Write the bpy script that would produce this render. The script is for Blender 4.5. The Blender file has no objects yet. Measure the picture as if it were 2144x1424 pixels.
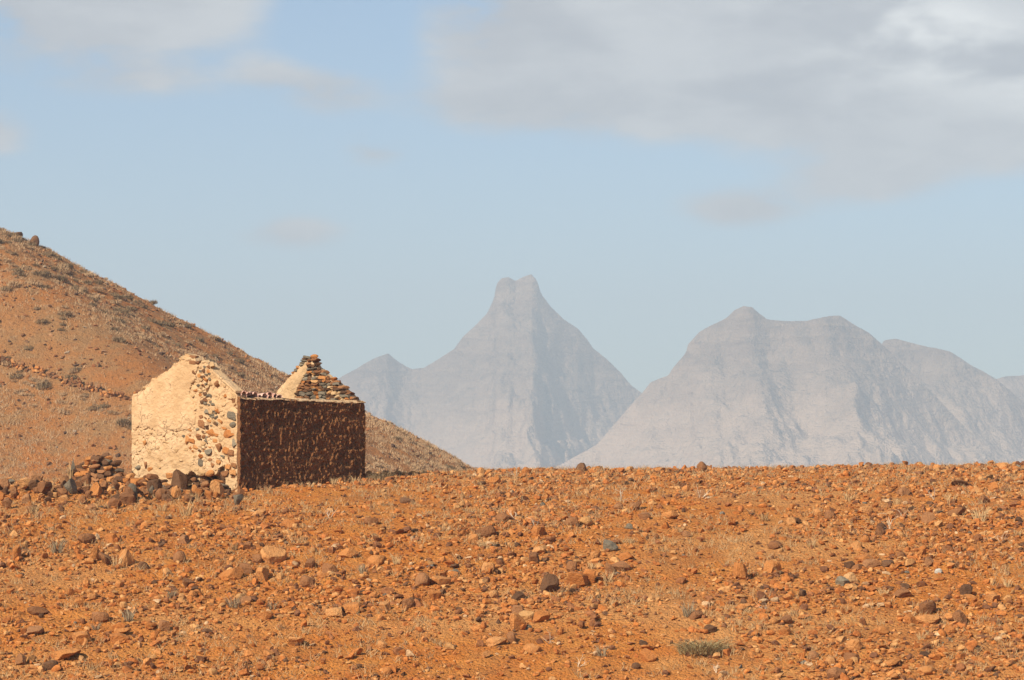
import bpy, math, random
import numpy as np
from mathutils import Vector, Matrix
SC = bpy.context.scene
C = SC.collection
R = math.radians

# ------------------------------------------------------------------ camera
cam_d = bpy.data.cameras.new('camera'); cam = bpy.data.objects.new('camera', cam_d); C.objects.link(cam)
cam_d.sensor_width = 36; cam_d.lens = 100; cam_d.clip_start = 0.5; cam_d.clip_end = 20000
cam_d.shift_y = 288 / 2144
cam.location = (0, 0, 0); cam.rotation_euler = (R(90), 0, 0)
SC.camera = cam

# ------------------------------------------------------------------ light
SUN_EL, SUN_TRAVEL = 36.0, 42.0      # light travels towards this compass angle (clockwise from +Y)
SUN_STRENGTH, SKY_STRENGTH = 5.0, 0.072
sun_d = bpy.data.lights.new('sun', 'SUN'); sun = bpy.data.objects.new('sun', sun_d); C.objects.link(sun)
sun_d.energy = SUN_STRENGTH; sun_d.angle = R(0.53); sun_d.color = (1.0, 0.90, 0.74)
tr = Vector((math.sin(R(SUN_TRAVEL)) * math.cos(R(SUN_EL)), math.cos(R(SUN_TRAVEL)) * math.cos(R(SUN_EL)), -math.sin(R(SUN_EL))))
sun.rotation_euler = tr.to_track_quat('-Z', 'Y').to_euler()

world = bpy.data.worlds.new('World'); SC.world = world; world.use_nodes = True
NT = world.node_tree; NT.nodes.clear()


def nd(nt, typ, **kw):
    n = nt.nodes.new(typ)
    for k, v in kw.items():
        if k == 'ins':
            for i, val in v.items():
                if isinstance(val, bpy.types.NodeSocket): nt.links.new(val, n.inputs[i])
                else: n.inputs[i].default_value = val
        else: setattr(n, k, v)
    return n


def mth(nt, op, a, b=None, c=None, clamp=False):
    ins = {0: a}
    if b is not None: ins[1] = b
    if c is not None: ins[2] = c
    return nd(nt, 'ShaderNodeMath', operation=op, use_clamp=clamp, ins=ins).outputs[0]


def mixc(nt, f, a, b, blend='MIX'):
    n = nd(nt, 'ShaderNodeMix', data_type='RGBA', blend_type=blend)
    for k, v in ((0, f), (6, a), (7, b)):
        if isinstance(v, bpy.types.NodeSocket): nt.links.new(v, n.inputs[k])
        elif k == 0: n.inputs[0].default_value = v
        else: n.inputs[k].default_value = (*v, 1)
    return n.outputs[2]


def sstep(nt, v, lo, hi):
    n = nd(nt, 'ShaderNodeMapRange', interpolation_type='SMOOTHSTEP', ins={0: v, 1: lo, 2: hi, 3: 0.0, 4: 1.0})
    return n.outputs[0]


def noise(nt, vec, scale, detail=4.0, rough=0.55, dist=0.0):
    return nd(nt, 'ShaderNodeTexNoise', ins={'Vector': vec, 'Scale': scale, 'Detail': detail, 'Roughness': rough, 'Distortion': dist}).outputs[0]


def build_sky():
    nt = NT
    sky = nd(nt, 'ShaderNodeTexSky', sky_type='NISHITA', sun_disc=False)
    sky.sun_elevation = R(SUN_EL); sky.sun_rotation = R(SUN_TRAVEL + 180)
    sky.altitude = 300; sky.air_density = 1.0; sky.dust_density = 0.1; sky.ozone_density = 3.0
    base = mixc(nt, 1.0, sky.outputs[0], (SKY_STRENGTH * .97, SKY_STRENGTH * 1.07, SKY_STRENGTH * 1.14), 'MULTIPLY')
    co = nd(nt, 'ShaderNodeTexCoord')
    sep = nd(nt, 'ShaderNodeSeparateXYZ', ins={0: co.outputs['Generated']})
    x, y, z = sep.outputs
    # flattened direction for cloud noise
    vec = nd(nt, 'ShaderNodeCombineXYZ', ins={0: x, 1: y, 2: mth(nt, 'MULTIPLY', z, 2.6)}).outputs[0]
    n1 = noise(nt, vec, 14.0, 4.0, 0.55, 0.3)
    n2 = noise(nt, vec, 38.0, 4.0, 0.6, 0.2)
    wob = mth(nt, 'MULTIPLY_ADD', n2, 0.6, mth(nt, 'MULTIPLY', n1, 0.9))      # about 0.75 mean
    wob = mth(nt, 'SUBTRACT', wob, 0.75)
    # cloud banks by compass direction: (x, z, half width, half height, weight)
    banks = [(.105, .160, .115, .030, 1.25), (.175, .137, .075, .022, 1.0), (.045, .146, .060, .020, .75), (.008, .160, .028, .020, .55), (.10, .126, .06, .007, .6),
             (-.150, .164, .056, .020, 1.35), (-.056, .158, .022, .024, -.7), (-.062, .135, .017, .0085, 1.0), (-.048, .115, .011, .006, .8), (-.085, .140, .012, .006, .5),
             (.080, .094, .020, .0065, .95), (.122, .103, .024, .0075, .8), (.160, .117, .06, .010, .7),
             (-.076, .085, .018, .006, .8), (-.180, .118, .014, .008, .8), (.0, .130, .03, .008, .75), (-.13, .137, .03, .006, .5)]
    tot = None
    for (bx, bz, a, b, w) in banks:
        dx = mth(nt, 'DIVIDE', mth(nt, 'SUBTRACT', x, bx), a); dz = mth(nt, 'DIVIDE', mth(nt, 'SUBTRACT', z, bz), b)
        r2 = mth(nt, 'ADD', mth(nt, 'MULTIPLY', dx, dx), mth(nt, 'MULTIPLY', dz, dz))
        g = mth(nt, 'MULTIPLY', mth(nt, 'POWER', 2.718, mth(nt, 'MULTIPLY', r2, -1.0)), w)
        tot = g if tot is None else mth(nt, 'ADD', tot, g)
    front = sstep(nt, y, 0.2, 0.6)
    tot = mth(nt, 'MULTIPLY', tot, front)
    # the rest of the sky: scattered broken cloud of the same kind
    gen = mth(nt, 'MULTIPLY', sstep(nt, n1, 0.50, 0.66), sstep(nt, z, 0.17, 0.26))
    back = mth(nt, 'MULTIPLY', mth(nt, 'MULTIPLY', sstep(nt, n1, 0.5, 0.66), sstep(nt, z, 0.08, 0.16)), mth(nt, 'SUBTRACT', 1.0, front))
    dens = mth(nt, 'ADD', tot, mth(nt, 'MAXIMUM', mth(nt, 'MULTIPLY', gen, .8), mth(nt, 'MULTIPLY', back, .8)))
    dens = mth(nt, 'MULTIPLY_ADD', wob, mth(nt, 'MULTIPLY', mth(nt, 'MINIMUM', dens, 1.0), 3.1), dens)
    cov = mth(nt, 'MULTIPLY', sstep(nt, dens, 0.10, 0.80), 0.95)
    # sunlit billows inside the bank
    lx = mth(nt, 'DIVIDE', mth(nt, 'SUBTRACT', x, .152), .05); lz = mth(nt, 'DIVIDE', mth(nt, 'ADD', mth(nt, 'SUBTRACT', z, .149), mth(nt, 'MULTIPLY', mth(nt, 'SUBTRACT', x, .15), .25)), .016)
    lit = mth(nt, 'POWER', 2.718, mth(nt, 'MULTIPLY', mth(nt, 'ADD', mth(nt, 'MULTIPLY', lx, lx), mth(nt, 'MULTIPLY', lz, lz)), -1.0))
    lit = mth(nt, 'MULTIPLY', lit, front)
    lit = mth(nt, 'MULTIPLY', mth(nt, 'ADD', lit, .28), sstep(nt, n1, 0.38, 0.62), clamp=True)
    cl = mixc(nt, lit, (.355, .362, .385), (.72, .72, .70))
    cl = mixc(nt, sstep(nt, n2, .35, .65), mixc(nt, 1.0, cl, (.90, .905, .92), 'MULTIPLY'), cl)
    col = mixc(nt, cov, base, cl)
    bg = nd(nt, 'ShaderNodeBackground', ins={0: col, 1: 1.0})
    out = nd(nt, 'ShaderNodeOutputWorld', ins={0: bg.outputs[0]})


build_sky()
world.cycles.sampling_method = 'MANUAL'; world.cycles.sample_map_resolution = 512
SC.view_settings.view_transform = 'Standard'; SC.view_settings.look = 'None'
SC.view_settings.exposure = 0.60; SC.view_settings.gamma = 1.0
SC.view_settings.use_curve_mapping = False
SC.render.engine = 'CYCLES'
SC.cycles.use_denoising = True
SC.cycles.max_bounces = 4; SC.cycles.diffuse_bounces = 2; SC.cycles.volume_bounces = 0
SC.cycles.transparent_max_bounces = 4

# ------------------------------------------------------------------ numpy noise
RG = np.random.default_rng(7)
random.seed(7)


def _hash(ix, iy, iz, seed):
    h = (ix.astype(np.int64) * 374761393 + iy.astype(np.int64) * 668265263 + iz.astype(np.int64) * 2147483647 + seed * 1274126177) & 0xFFFFFFFF
    h = ((h ^ (h >> 13)) * 1274126177) & 0xFFFFFFFF
    h = ((h ^ (h >> 16)) * 2246822519) & 0xFFFFFFFF
    return ((h ^ (h >> 15)) & 0xFFFFFF) / float(0xFFFFFF)


def vn(x, y, z=0.0, seed=0):
    x, y, z = np.broadcast_arrays(np.asarray(x, float), np.asarray(y, float), np.asarray(z, float))
    ix, iy, iz = np.floor(x), np.floor(y), np.floor(z)
    fx, fy, fz = x - ix, y - iy, z - iz
    fx, fy, fz = [f * f * f * (f * (f * 6 - 15) + 10) for f in (fx, fy, fz)]
    r = 0
    for dx in (0, 1):
        for dy in (0, 1):
            for dz in (0, 1):
                r = r + _hash(ix + dx, iy + dy, iz + dz, seed) * np.where(dx, fx, 1 - fx) * np.where(dy, fy, 1 - fy) * np.where(dz, fz, 1 - fz)
    return r * 2 - 1


def fbm(x, y, z=0.0, oct=4, seed=0, gain=.5):
    a, s, t = 1.0, 0, 0
    for o in range(oct):
        s = s + a * vn(np.asarray(x) * 2 ** o, np.asarray(y) * 2 ** o, np.asarray(z) * 2 ** o, seed + o * 17); t += a; a *= gain
    return s / t


def ridged(x, y, z=0.0, oct=4, seed=0):
    a, s, t = 1.0, 0, 0
    for o in range(oct):
        s = s + a * (1 - np.abs(vn(np.asarray(x) * 2 ** o, np.asarray(y) * 2 ** o, np.asarray(z) * 2 ** o, seed + o * 31))); t += a; a *= .5
    return s / t


def smooth(v, a, b):
    t = np.clip((np.asarray(v, float) - a) / (b - a), 0, 1); return t * t * (3 - 2 * t)


# ------------------------------------------------------------------ mesh helpers
def mesh_np(name, V, F, mats=(), smooth_sh=False, col=None):
    V = np.asarray(V, np.float32); F = np.asarray(F, np.int32); k = F.shape[1]
    me = bpy.data.meshes.new(name)
    me.vertices.add(len(V)); me.vertices.foreach_set('co', V.ravel())
    me.loops.add(F.size); me.loops.foreach_set('vertex_index', F.ravel())
    me.polygons.add(len(F)); me.polygons.foreach_set('loop_start', np.arange(0, F.size, k, dtype=np.int32))
    me.update(calc_edges=True)
    me.polygons.foreach_set('use_smooth', np.full(len(F), smooth_sh))
    if col is not None:
        at = me.color_attributes.new('tone', 'FLOAT_COLOR', 'POINT')
        at.data.foreach_set('color', np.c_[np.asarray(col, np.float32), np.ones(len(V), np.float32)].ravel())
    for m in mats: me.materials.append(m)
    me.validate()
    return me


def obj(name, me, parent=None, loc=(0, 0, 0), rot=(0, 0, 0), scale=(1, 1, 1), label=None, cat=None, group=None, kind=None):
    o = bpy.data.objects.new(name, me); C.objects.link(o)
    o.parent = parent; o.location = loc; o.rotation_euler = rot; o.scale = scale
    if label: o['label'] = label
    if cat: o['category'] = cat
    if group: o['group'] = group
    if kind: o['kind'] = kind
    return o


def grid_faces(nu, nv, off=0, flip=False):
    i, j = np.meshgrid(np.arange(nu - 1), np.arange(nv - 1), indexing='ij'); a = (i * nv + j).ravel() + off
    q = np.c_[a, a + nv, a + nv + 1, a + 1]
    return q[:, ::-1] if flip else q


# ------------------------------------------------------------------ materials
def material(name, build, rough=.95, spec=.15):
    m = bpy.data.materials.new(name); m.use_nodes = True; nt = m.node_tree
    p = nt.nodes['Principled BSDF']; p.inputs['Roughness'].default_value = rough; p.inputs['Specular IOR Level'].default_value = spec
    build(nt, p); return m


def texco(nt, what='Object'): return nd(nt, 'ShaderNodeTexCoord').outputs[what]


def bump(nt, p, h, strength, dist):
    b = nd(nt, 'ShaderNodeBump', ins={'Strength': strength, 'Distance': dist, 'Height': h}); nt.links.new(b.outputs[0], p.inputs['Normal'])


def m_ground(nt, p):
    co = nd(nt, 'ShaderNodeNewGeometry').outputs['Position']
    big = noise(nt, co, .16, 3, .6); mid = noise(nt, co, 1.1, 4, .65); fine = noise(nt, co, 8, 4, .7); grit = noise(nt, co, 34, 3, .75)
    clod = nd(nt, 'ShaderNodeTexVoronoi', ins={'Vector': nd(nt, 'ShaderNodeVectorMath', operation='ADD', ins={0: co, 1: nd(nt, 'ShaderNodeVectorMath', operation='SCALE', ins={0: nd(nt, 'ShaderNodeTexNoise', ins={'Vector': co, 'Scale': 9.0}).outputs[1], 3: .14}).outputs[0]}).outputs[0], 'Scale': 13.0}).outputs[0]
    c = mixc(nt, sstep(nt, mid, .36, .66), (.53, .168, .028), (.57, .222, .048))
    c = mixc(nt, mth(nt, 'MULTIPLY', sstep(nt, big, .46, .66), .7), c, (.55, .27, .095))
    c = mixc(nt, mth(nt, 'MULTIPLY', sstep(nt, noise(nt, co, .45, 3, .6), .50, .64), .5), c, (.38, .145, .04))
    c = mixc(nt, mth(nt, 'MULTIPLY', sstep(nt, fine, .50, .72), .7), c, (.26, .095, .028))
    c = mixc(nt, mth(nt, 'MULTIPLY', sstep(nt, grit, .55, .72), .6), c, (.60, .33, .145))
    nt.links.new(c, p.inputs['Base Color'])
    h = mth(nt, 'ADD', mth(nt, 'MULTIPLY', fine, .6), mth(nt, 'MULTIPLY', grit, .4))
    bump(nt, p, mth(nt, 'SUBTRACT', h, mth(nt, 'MULTIPLY', clod, .6)), 1.0, .10)


def m_hill(nt, p):
    co = nd(nt, 'ShaderNodeNewGeometry').outputs['Position']
    big = noise(nt, co, .055, 4, .6, .4); mid = noise(nt, co, .42, 5, .65); fine = noise(nt, co, 2.6, 5, .7); grit = noise(nt, co, 9, 3, .7)
    c = mixc(nt, sstep(nt, big, .40, .62), (.42, .188, .066), (.46, .168, .044))
    c = mixc(nt, mth(nt, 'MULTIPLY', sstep(nt, mid, .44, .64), .85), c, (.37, .20, .085))
    c = mixc(nt, mth(nt, 'MULTIPLY', sstep(nt, fine, .50, .72), .65), c, (.19, .095, .045))
    c = mixc(nt, mth(nt, 'MULTIPLY', sstep(nt, grit, .56, .72), .5), c, (.45, .28, .15))
    nt.links.new(c, p.inputs['Base Color'])
    bump(nt, p, mth(nt, 'ADD', mth(nt, 'MULTIPLY', fine, .8), mth(nt, 'MULTIPLY', grit, .5)), 1.0, .40)


def m_mountain(nt, p):
    co = nd(nt, 'ShaderNodeNewGeometry').outputs['Position']
    sq = nd(nt, 'ShaderNodeVectorMath', operation='MULTIPLY', ins={0: co, 1: (.25, .25, 2.2)}).outputs[0]
    strata = noise(nt, sq, .03, 4, .65, .5); blot = noise(nt, co, .014, 4, .6, .3); fine = noise(nt, co, .06, 4, .65)
    c = mixc(nt, sstep(nt, strata, .40, .62), (.17, .108, .074), (.26, .175, .118))
    c = mixc(nt, mth(nt, 'MULTIPLY', sstep(nt, blot, .42, .70), .6), c, (.33, .235, .165))
    c = mixc(nt, mth(nt, 'MULTIPLY', sstep(nt, fine, .5, .7), .5), c, (.06, .055, .05))
    # haze fade painted into the colour: rock gets paler towards the mountain feet
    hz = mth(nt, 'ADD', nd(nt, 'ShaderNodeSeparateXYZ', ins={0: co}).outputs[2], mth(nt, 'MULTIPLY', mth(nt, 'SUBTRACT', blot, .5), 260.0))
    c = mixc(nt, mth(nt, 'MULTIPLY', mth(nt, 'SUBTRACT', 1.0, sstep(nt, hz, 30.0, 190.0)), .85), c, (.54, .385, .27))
    nt.links.new(c, p.inputs['Base Color'])
    bump(nt, p, mth(nt, 'ADD', fine, mth(nt, 'MULTIPLY', strata, .8)), 1.0, 14.0)


def m_stone(cols, sc=6.0, dark=.55):
    def f(nt, p):
        co = texco(nt); rnd = nd(nt, 'ShaderNodeObjectInfo').outputs['Random']
        off = nd(nt, 'ShaderNodeVectorMath', operation='ADD', ins={0: co, 1: nd(nt, 'ShaderNodeCombineXYZ', ins={0: mth(nt, 'MULTIPLY', rnd, 37.0)}).outputs[0]}).outputs[0]
        n1 = noise(nt, off, sc * .35, 4, .6); n2 = noise(nt, off, sc, 5, .7)
        r = nd(nt, 'ShaderNodeValToRGB'); r.color_ramp.elements[0].color = (*cols[0], 1); r.color_ramp.elements[1].color = (*cols[-1], 1)
        for i, c in enumerate(cols[1:-1]): r.color_ramp.elements.new((i + 1) / (len(cols) - 1)).color = (*c, 1)
        nt.links.new(mth(nt, 'ADD', rnd, mth(nt, 'MULTIPLY', mth(nt, 'SUBTRACT', n1, .5), .9), clamp=True), r.inputs[0])
        c = mixc(nt, mth(nt, 'MULTIPLY', sstep(nt, n2, .50, .75), dark), r.outputs[0], tuple(v * .45 for v in cols[0]))
        nt.links.new(c, p.inputs['Base Color']); bump(nt, p, n2, .7, .12)
    return f


def m_tone(nt, p):
    a = nd(nt, 'ShaderNodeAttribute', attribute_name='tone'); co = nd(nt, 'ShaderNodeNewGeometry').outputs['Position']
    c = mixc(nt, sstep(nt, noise(nt, co, 22, 3, .6), .35, .7), mixc(nt, 1.0, a.outputs[0], (.62, .6, .6), 'MULTIPLY'), a.outputs[0])
    nt.links.new(c, p.inputs['Base Color'])


def m_plaster(nt, p):
    co = texco(nt); big = noise(nt, co, 1.3, 5, .6, .5); fine = noise(nt, co, 9, 6, .65); spot = noise(nt, co, 4.2, 3, .5, 1.0)
    c = mixc(nt, sstep(nt, big, .35, .66), (.51, .325, .165), (.62, .415, .23))
    c = mixc(nt, mth(nt, 'MULTIPLY', sstep(nt, spot, .60, .76), .45), c, (.52, .30, .13))
    c = mixc(nt, mth(nt, 'MULTIPLY', sstep(nt, fine, .60, .74), .5), c, (.42, .24, .11))
    crack = nd(nt, 'ShaderNodeTexVoronoi', feature='DISTANCE_TO_EDGE', ins={'Vector': nd(nt, 'ShaderNodeVectorMath', operation='ADD', ins={0: co, 1: nd(nt, 'ShaderNodeVectorMath', operation='SCALE', ins={0: nd(nt, 'ShaderNodeTexNoise', ins={'Vector': co, 'Scale': 5.0}).outputs[1], 3: .35}).outputs[0]}).outputs[0], 'Scale': 3.2}).outputs[0]
    cr = mth(nt, 'MULTIPLY', mth(nt, 'SUBTRACT', 1.0, sstep(nt, crack, .004, .028)), sstep(nt, big, .50, .60))
    c = mixc(nt, mth(nt, 'MULTIPLY', cr, .5), c, (.20, .11, .055))
    nt.links.new(c, p.inputs['Base Color']); bump(nt, p, mth(nt, 'SUBTRACT', mth(nt, 'ADD', fine, big), mth(nt, 'MULTIPLY', cr, .5)), .9, .06)


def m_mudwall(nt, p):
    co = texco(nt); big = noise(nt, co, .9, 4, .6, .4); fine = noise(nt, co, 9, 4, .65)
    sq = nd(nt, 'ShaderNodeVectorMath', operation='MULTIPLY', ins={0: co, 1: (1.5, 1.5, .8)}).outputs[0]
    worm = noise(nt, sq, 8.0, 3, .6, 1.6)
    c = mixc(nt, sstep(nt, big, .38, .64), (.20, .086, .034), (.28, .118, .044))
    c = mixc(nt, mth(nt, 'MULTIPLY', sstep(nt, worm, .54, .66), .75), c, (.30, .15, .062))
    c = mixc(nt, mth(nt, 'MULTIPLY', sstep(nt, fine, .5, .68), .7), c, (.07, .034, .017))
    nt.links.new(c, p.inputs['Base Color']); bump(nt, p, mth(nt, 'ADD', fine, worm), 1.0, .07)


def m_flat(a, b, sc=14.0):
    def f(nt, p):
        rnd = nd(nt, 'ShaderNodeObjectInfo').outputs['Random']; co = texco(nt)
        t = mth(nt, 'ADD', mth(nt, 'MULTIPLY', rnd, .6), mth(nt, 'MULTIPLY', noise(nt, co, sc, 4, .6), .5), clamp=True)
        nt.links.new(mixc(nt, t, a, b), p.inputs['Base Color'])
    return f


M = {}
M['ground'] = material('red_earth', m_ground)
M['hill'] = material('hill_earth', m_hill)
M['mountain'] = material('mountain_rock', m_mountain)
M['o'] = material('orange_stone', m_stone([(.45, .165, .045), (.54, .22, .066), (.60, .295, .11)]))
M['b'] = material('brown_stone', m_stone([(.22, .095, .04), (.32, .14, .056), (.38, .18, .078)]))
M['d'] = material('dark_stone', m_stone([(.10, .05, .026), (.155, .075, .036), (.20, .10, .05)]))
M['g'] = material('grey_stone', m_stone([(.15, .115, .078), (.215, .172, .118), (.30, .242, .165)]))
M['y'] = material('ochre_stone', m_stone([(.50, .24, .08), (.58, .30, .11), (.60, .34, .15)]))
M['w'] = material('pale_stone', m_stone([(.45, .40, .33), (.55, .50, .42), (.62, .56, .46)]))
M['lime'] = material('limewashed_stone', m_stone([(.54, .33, .155), (.62, .40, .20), (.68, .455, .245)], 6, .35))
M['tone'] = material('loose_stone', m_tone)
M['plaster'] = material('cream_plaster', m_plaster)
M['mud'] = material('brown_render', m_mudwall)
M['tile'] = material('pink_tile', m_stone([(.60, .33, .24), (.68, .41, .31), (.74, .48, .38)], 8, .2))
M['straw'] = material('dry_straw', m_flat((.42, .26, .115), (.62, .43, .22)))
M['greygrass'] = material('grey_dry_grass', m_flat((.25, .19, .115), (.37, .28, .17)))
M['greystraw'] = material('thin_dry_grass', m_flat((.36, .23, .11), (.52, .34, .17), .6))
M['olive'] = material('olive_grass', m_flat((.27, .20, .09), (.46, .34, .175)))
M['scrub'] = material('hill_scrub', m_flat((.19, .13, .068), (.31, .21, .115), 3))
M['palescrub'] = material('hill_pale_scrub', m_flat((.42, .265, .14), (.54, .365, .205), 3))
M['twig'] = material('bleached_twig', m_flat((.55, .42, .28), (.72, .60, .44)))

# ------------------------------------------------------------------ terrain
HN = np.array([-7.24, 75.0]); HA = math.atan2(.682, .731); SS, ST = 4.40 / 5.49, 4.79 / 3.77     # ruin: near corner, heading of its long wall
HW = np.array([math.cos(HA), math.sin(HA)]); HG = np.array([-HW[1], HW[0]])


def to_local(x, y):
    dx, dy = x - HN[0], y - HN[1]
    return (dx * HW[0] + dy * HW[1]) / SS, (dx * HG[0] + dy * HG[1]) / ST


def to_world(s, t): return HN[0] + s * SS * HW[0] + t * ST * HG[0], HN[1] + s * SS * HW[1] + t * ST * HG[1]


def ground_z(x, y):
    x = np.asarray(x, float); y = np.asarray(y, float)
    q = .28 - .00354 * (87 - y) ** 2 + .012 * np.clip(x, -40, 40)
    # opposite bank where the camera stands
    u = np.clip(y / 45, 0, 1); h00 = 2 * u ** 3 - 3 * u ** 2 + 1; h10 = u ** 3 - 2 * u ** 2 + u; h01 = 1 - h00; h11 = u ** 3 - u ** 2
    near = h00 * -1.7 + h10 * 45 * -.22 + h01 * -5.96 + h11 * 45 * .297 + .012 * np.clip(x, -40, 40)
    near = np.where(y < 0, -1.7 - .22 * y * 0.3 + .012 * np.clip(x, -40, 40), near)
    v = np.clip(y - 87, 0, None); far = .28 + .012 * np.clip(x, -40, 40) - np.where(v < 20, .0045 * v ** 2, 1.8 + .18 * (v - 20))
    far = np.maximum(far, -16 + 0 * far)
    z = np.where(y < 45, near, np.where(y < 87, q, far))
    fade = smooth(y, 30, 50) * (1 - smooth(y, 150, 400)) * (1 - smooth(np.abs(x), 40, 90))
    n = .10 * fbm(x * .12, y * .12, oct=2, seed=3) + .06 * fbm(x * .7, y * .7, oct=3, seed=5) + .055 * fbm(x * 2.3, y * 2.3, oct=3, seed=9, gain=.65)
    n = n + .03 * np.clip(fbm(x * 5.5, y * 5.5, oct=2, seed=15), 0, 1)
    z = z + n * fade - (.19 - .004 * np.clip(x, -15, 16)) * smooth(y, 77, 86)
    s, t = to_local(x, y)
    # hollow at the foot of the gable, heap to its left
    z = z - .30 * np.exp(-((s + .32) / .38) ** 2 - ((t - 1.15) / .75) ** 2)
    z = z + .22 * np.exp(-((y - 73.6 - .05 * (x + 12)) / 1.5) ** 2) * smooth(-x, 9.0, 11.5)
    return z


def build_ground():
    def axis(lo, hi, st, far):
        mid = np.arange(lo, hi + st / 2, st); out = []
        g = st; p = 0
        while p < far: g *= 1.17; p += g; out.append(p)
        return mid, np.array(out)
    mx, ox = axis(-17, 17, .11, 4300); my, oy = axis(49, 91, .11, 5600)
    X = np.r_[-17 - ox[::-1], mx, 17 + ox]
    oyn = oy[oy < 230]
    Y = np.r_[49 - oyn[::-1], my, 91 + oy]
    gx, gy = np.meshgrid(X, Y, indexing='ij')
    z = ground_z(gx, gy)
    me = mesh_np('ground', np.c_[gx.ravel(), gy.ravel(), z.ravel()], grid_faces(len(X), len(Y)), [M['ground']], True)
    obj('ground', me, kind='structure', label='red stony slope rising to a bare crest')


build_ground()

HR = np.array([(-120, 30), (-95, 33), (-75, 31.5), (-60, 27.5), (-48, 22.8), (-40.5, 19.6), (-38.2, 18.8), (-36, 17.7), (-32.9, 16.0), (-29.2, 14.1), (-25.4, 12.1), (-22.7, 10.7),
               (-19.3, 8.9), (-17.5, 7.9), (-11, 4.9), (-8.4, 3.7), (-5.4, 2.0), (-2.7, .5), (3, -2.6), (12, -8), (30, -17), (60, -22)])


def hill_z(x, y):
    """a flank facing right below the ridge line meets a steeper face that looks towards the house"""
    r = np.interp(x, HR[:, 0], HR[:, 1]); v = y - 225
    a = r + .22 + np.where(v < 0, .16 * v, -.5 * v) - .02 * np.clip(v + 8, 0, 8) ** 2 / 8
    f = .62 * (y - 185) + .05 * (x + 30)
    k = 2.2; h = np.clip(.5 + .5 * (f - a) / k, 0, 1)
    z = f * (1 - h) + a * h - k * h * (1 - h)
    w = smooth(np.abs(v), 3, 25)
    z = z + .7 * fbm(x * .06, y * .06, oct=2, seed=41) * w + .25 * fbm(x * .35, y * .35, oct=3, seed=43) + .12 * fbm(x * 1.5, y * 1.5, oct=2, seed=47)
    return z


def build_hill():
    X = np.r_[np.arange(-120, -52, 2.0), np.arange(-52, 6, .4), np.arange(6, 40, 2.0)]; Y = np.r_[np.arange(110, 160, 2.0), np.arange(160, 232, .4), np.arange(232, 300, 3.0)]
    gx, gy = np.meshgrid(X, Y, indexing='ij')
    me = mesh_np('hill', np.c_[gx.ravel(), gy.ravel(), hill_z(gx, gy).ravel()], grid_faces(len(X), len(Y)), [M['hill']], True)
    obj('hill', me, kind='structure', label='scrubby red-brown hillside behind the ruin')


build_hill()


def build_mountain(sil, Y0, seed, slope, label, nx=330, ny=110, depth=1100):
    sil = np.array(sil, float); x0, x1 = sil[0, 0] - 120, sil[-1, 0] + 120
    X = np.linspace(x0, x1, nx); v = np.linspace(-1, 1, ny); V = np.sign(v) * np.abs(v) ** 1.9 * depth
    gx, gv = np.meshgrid(X, V, indexing='ij')
    gy = Y0 + gv
    # spurs: the crest wanders in depth, gullies run down the flanks
    wander = 55 * fbm(X * .006, X * 0 + seed, oct=3, seed=seed)
    u = np.abs(gv)
    r = np.interp(gx, np.r_[x0 - 1, sil[:, 0], x1 + 1], np.r_[-60, sil[:, 1], -60])
    gul = ridged(gx * .013 + gv * .003 + 1.1 * fbm(gx * .006, gv * .006, oct=3, seed=seed + 3), gx * 0 + seed * 3.3, gv * .005, oct=5, seed=seed + 5)
    d = 1.45 * slope * u / (1 + u / 620) * (1.12 - .40 * gul) + np.clip(u - 700, 0, None) * .4
    ledge = 7 * (np.sin((r - d) * .055 + 3 * fbm(gx * .004, gv * .004, seed=seed + 2)) - 1) * smooth(u, 4, 60)
    z = r - d + ledge + 18 * (fbm(gx * .022, gv * .022, oct=5, seed=seed + 8, gain=.6) - .55) * smooth(u, 2, 40) + 5 * (fbm(gx * .06, gv * .06, oct=5, seed=seed + 11, gain=.6) - .4) * (.2 + .8 * smooth(u, 2, 30))
    z = np.maximum(z, -28 + 3 * fbm(gx * .01, gv * .01, seed=seed))
    gy = gy + wander[:, None]
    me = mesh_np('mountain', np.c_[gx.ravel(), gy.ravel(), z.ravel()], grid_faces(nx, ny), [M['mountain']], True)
    obj('mountain', me, kind='structure', label=label)


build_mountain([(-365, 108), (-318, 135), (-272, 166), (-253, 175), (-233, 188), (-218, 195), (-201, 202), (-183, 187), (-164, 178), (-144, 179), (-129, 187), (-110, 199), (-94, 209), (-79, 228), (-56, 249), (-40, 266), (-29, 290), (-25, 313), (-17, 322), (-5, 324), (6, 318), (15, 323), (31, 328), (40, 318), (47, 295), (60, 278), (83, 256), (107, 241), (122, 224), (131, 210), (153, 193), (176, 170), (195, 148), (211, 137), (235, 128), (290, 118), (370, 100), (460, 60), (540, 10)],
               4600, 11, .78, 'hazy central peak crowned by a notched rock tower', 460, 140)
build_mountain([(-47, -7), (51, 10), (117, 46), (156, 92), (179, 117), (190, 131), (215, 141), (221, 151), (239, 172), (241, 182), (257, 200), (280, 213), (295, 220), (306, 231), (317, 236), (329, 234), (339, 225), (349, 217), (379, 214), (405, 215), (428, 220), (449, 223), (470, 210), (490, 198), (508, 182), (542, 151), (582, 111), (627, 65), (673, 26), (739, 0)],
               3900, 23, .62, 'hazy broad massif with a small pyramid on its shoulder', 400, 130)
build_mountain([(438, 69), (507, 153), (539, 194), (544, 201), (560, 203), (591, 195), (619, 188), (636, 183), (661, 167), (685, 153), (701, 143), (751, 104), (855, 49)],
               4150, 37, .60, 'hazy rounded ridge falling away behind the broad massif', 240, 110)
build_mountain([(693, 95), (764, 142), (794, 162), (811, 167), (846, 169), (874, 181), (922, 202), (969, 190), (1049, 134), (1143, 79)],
               4700, 53, .55, 'faintest farthest ridge at the edge of the range', 150, 90)

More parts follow.
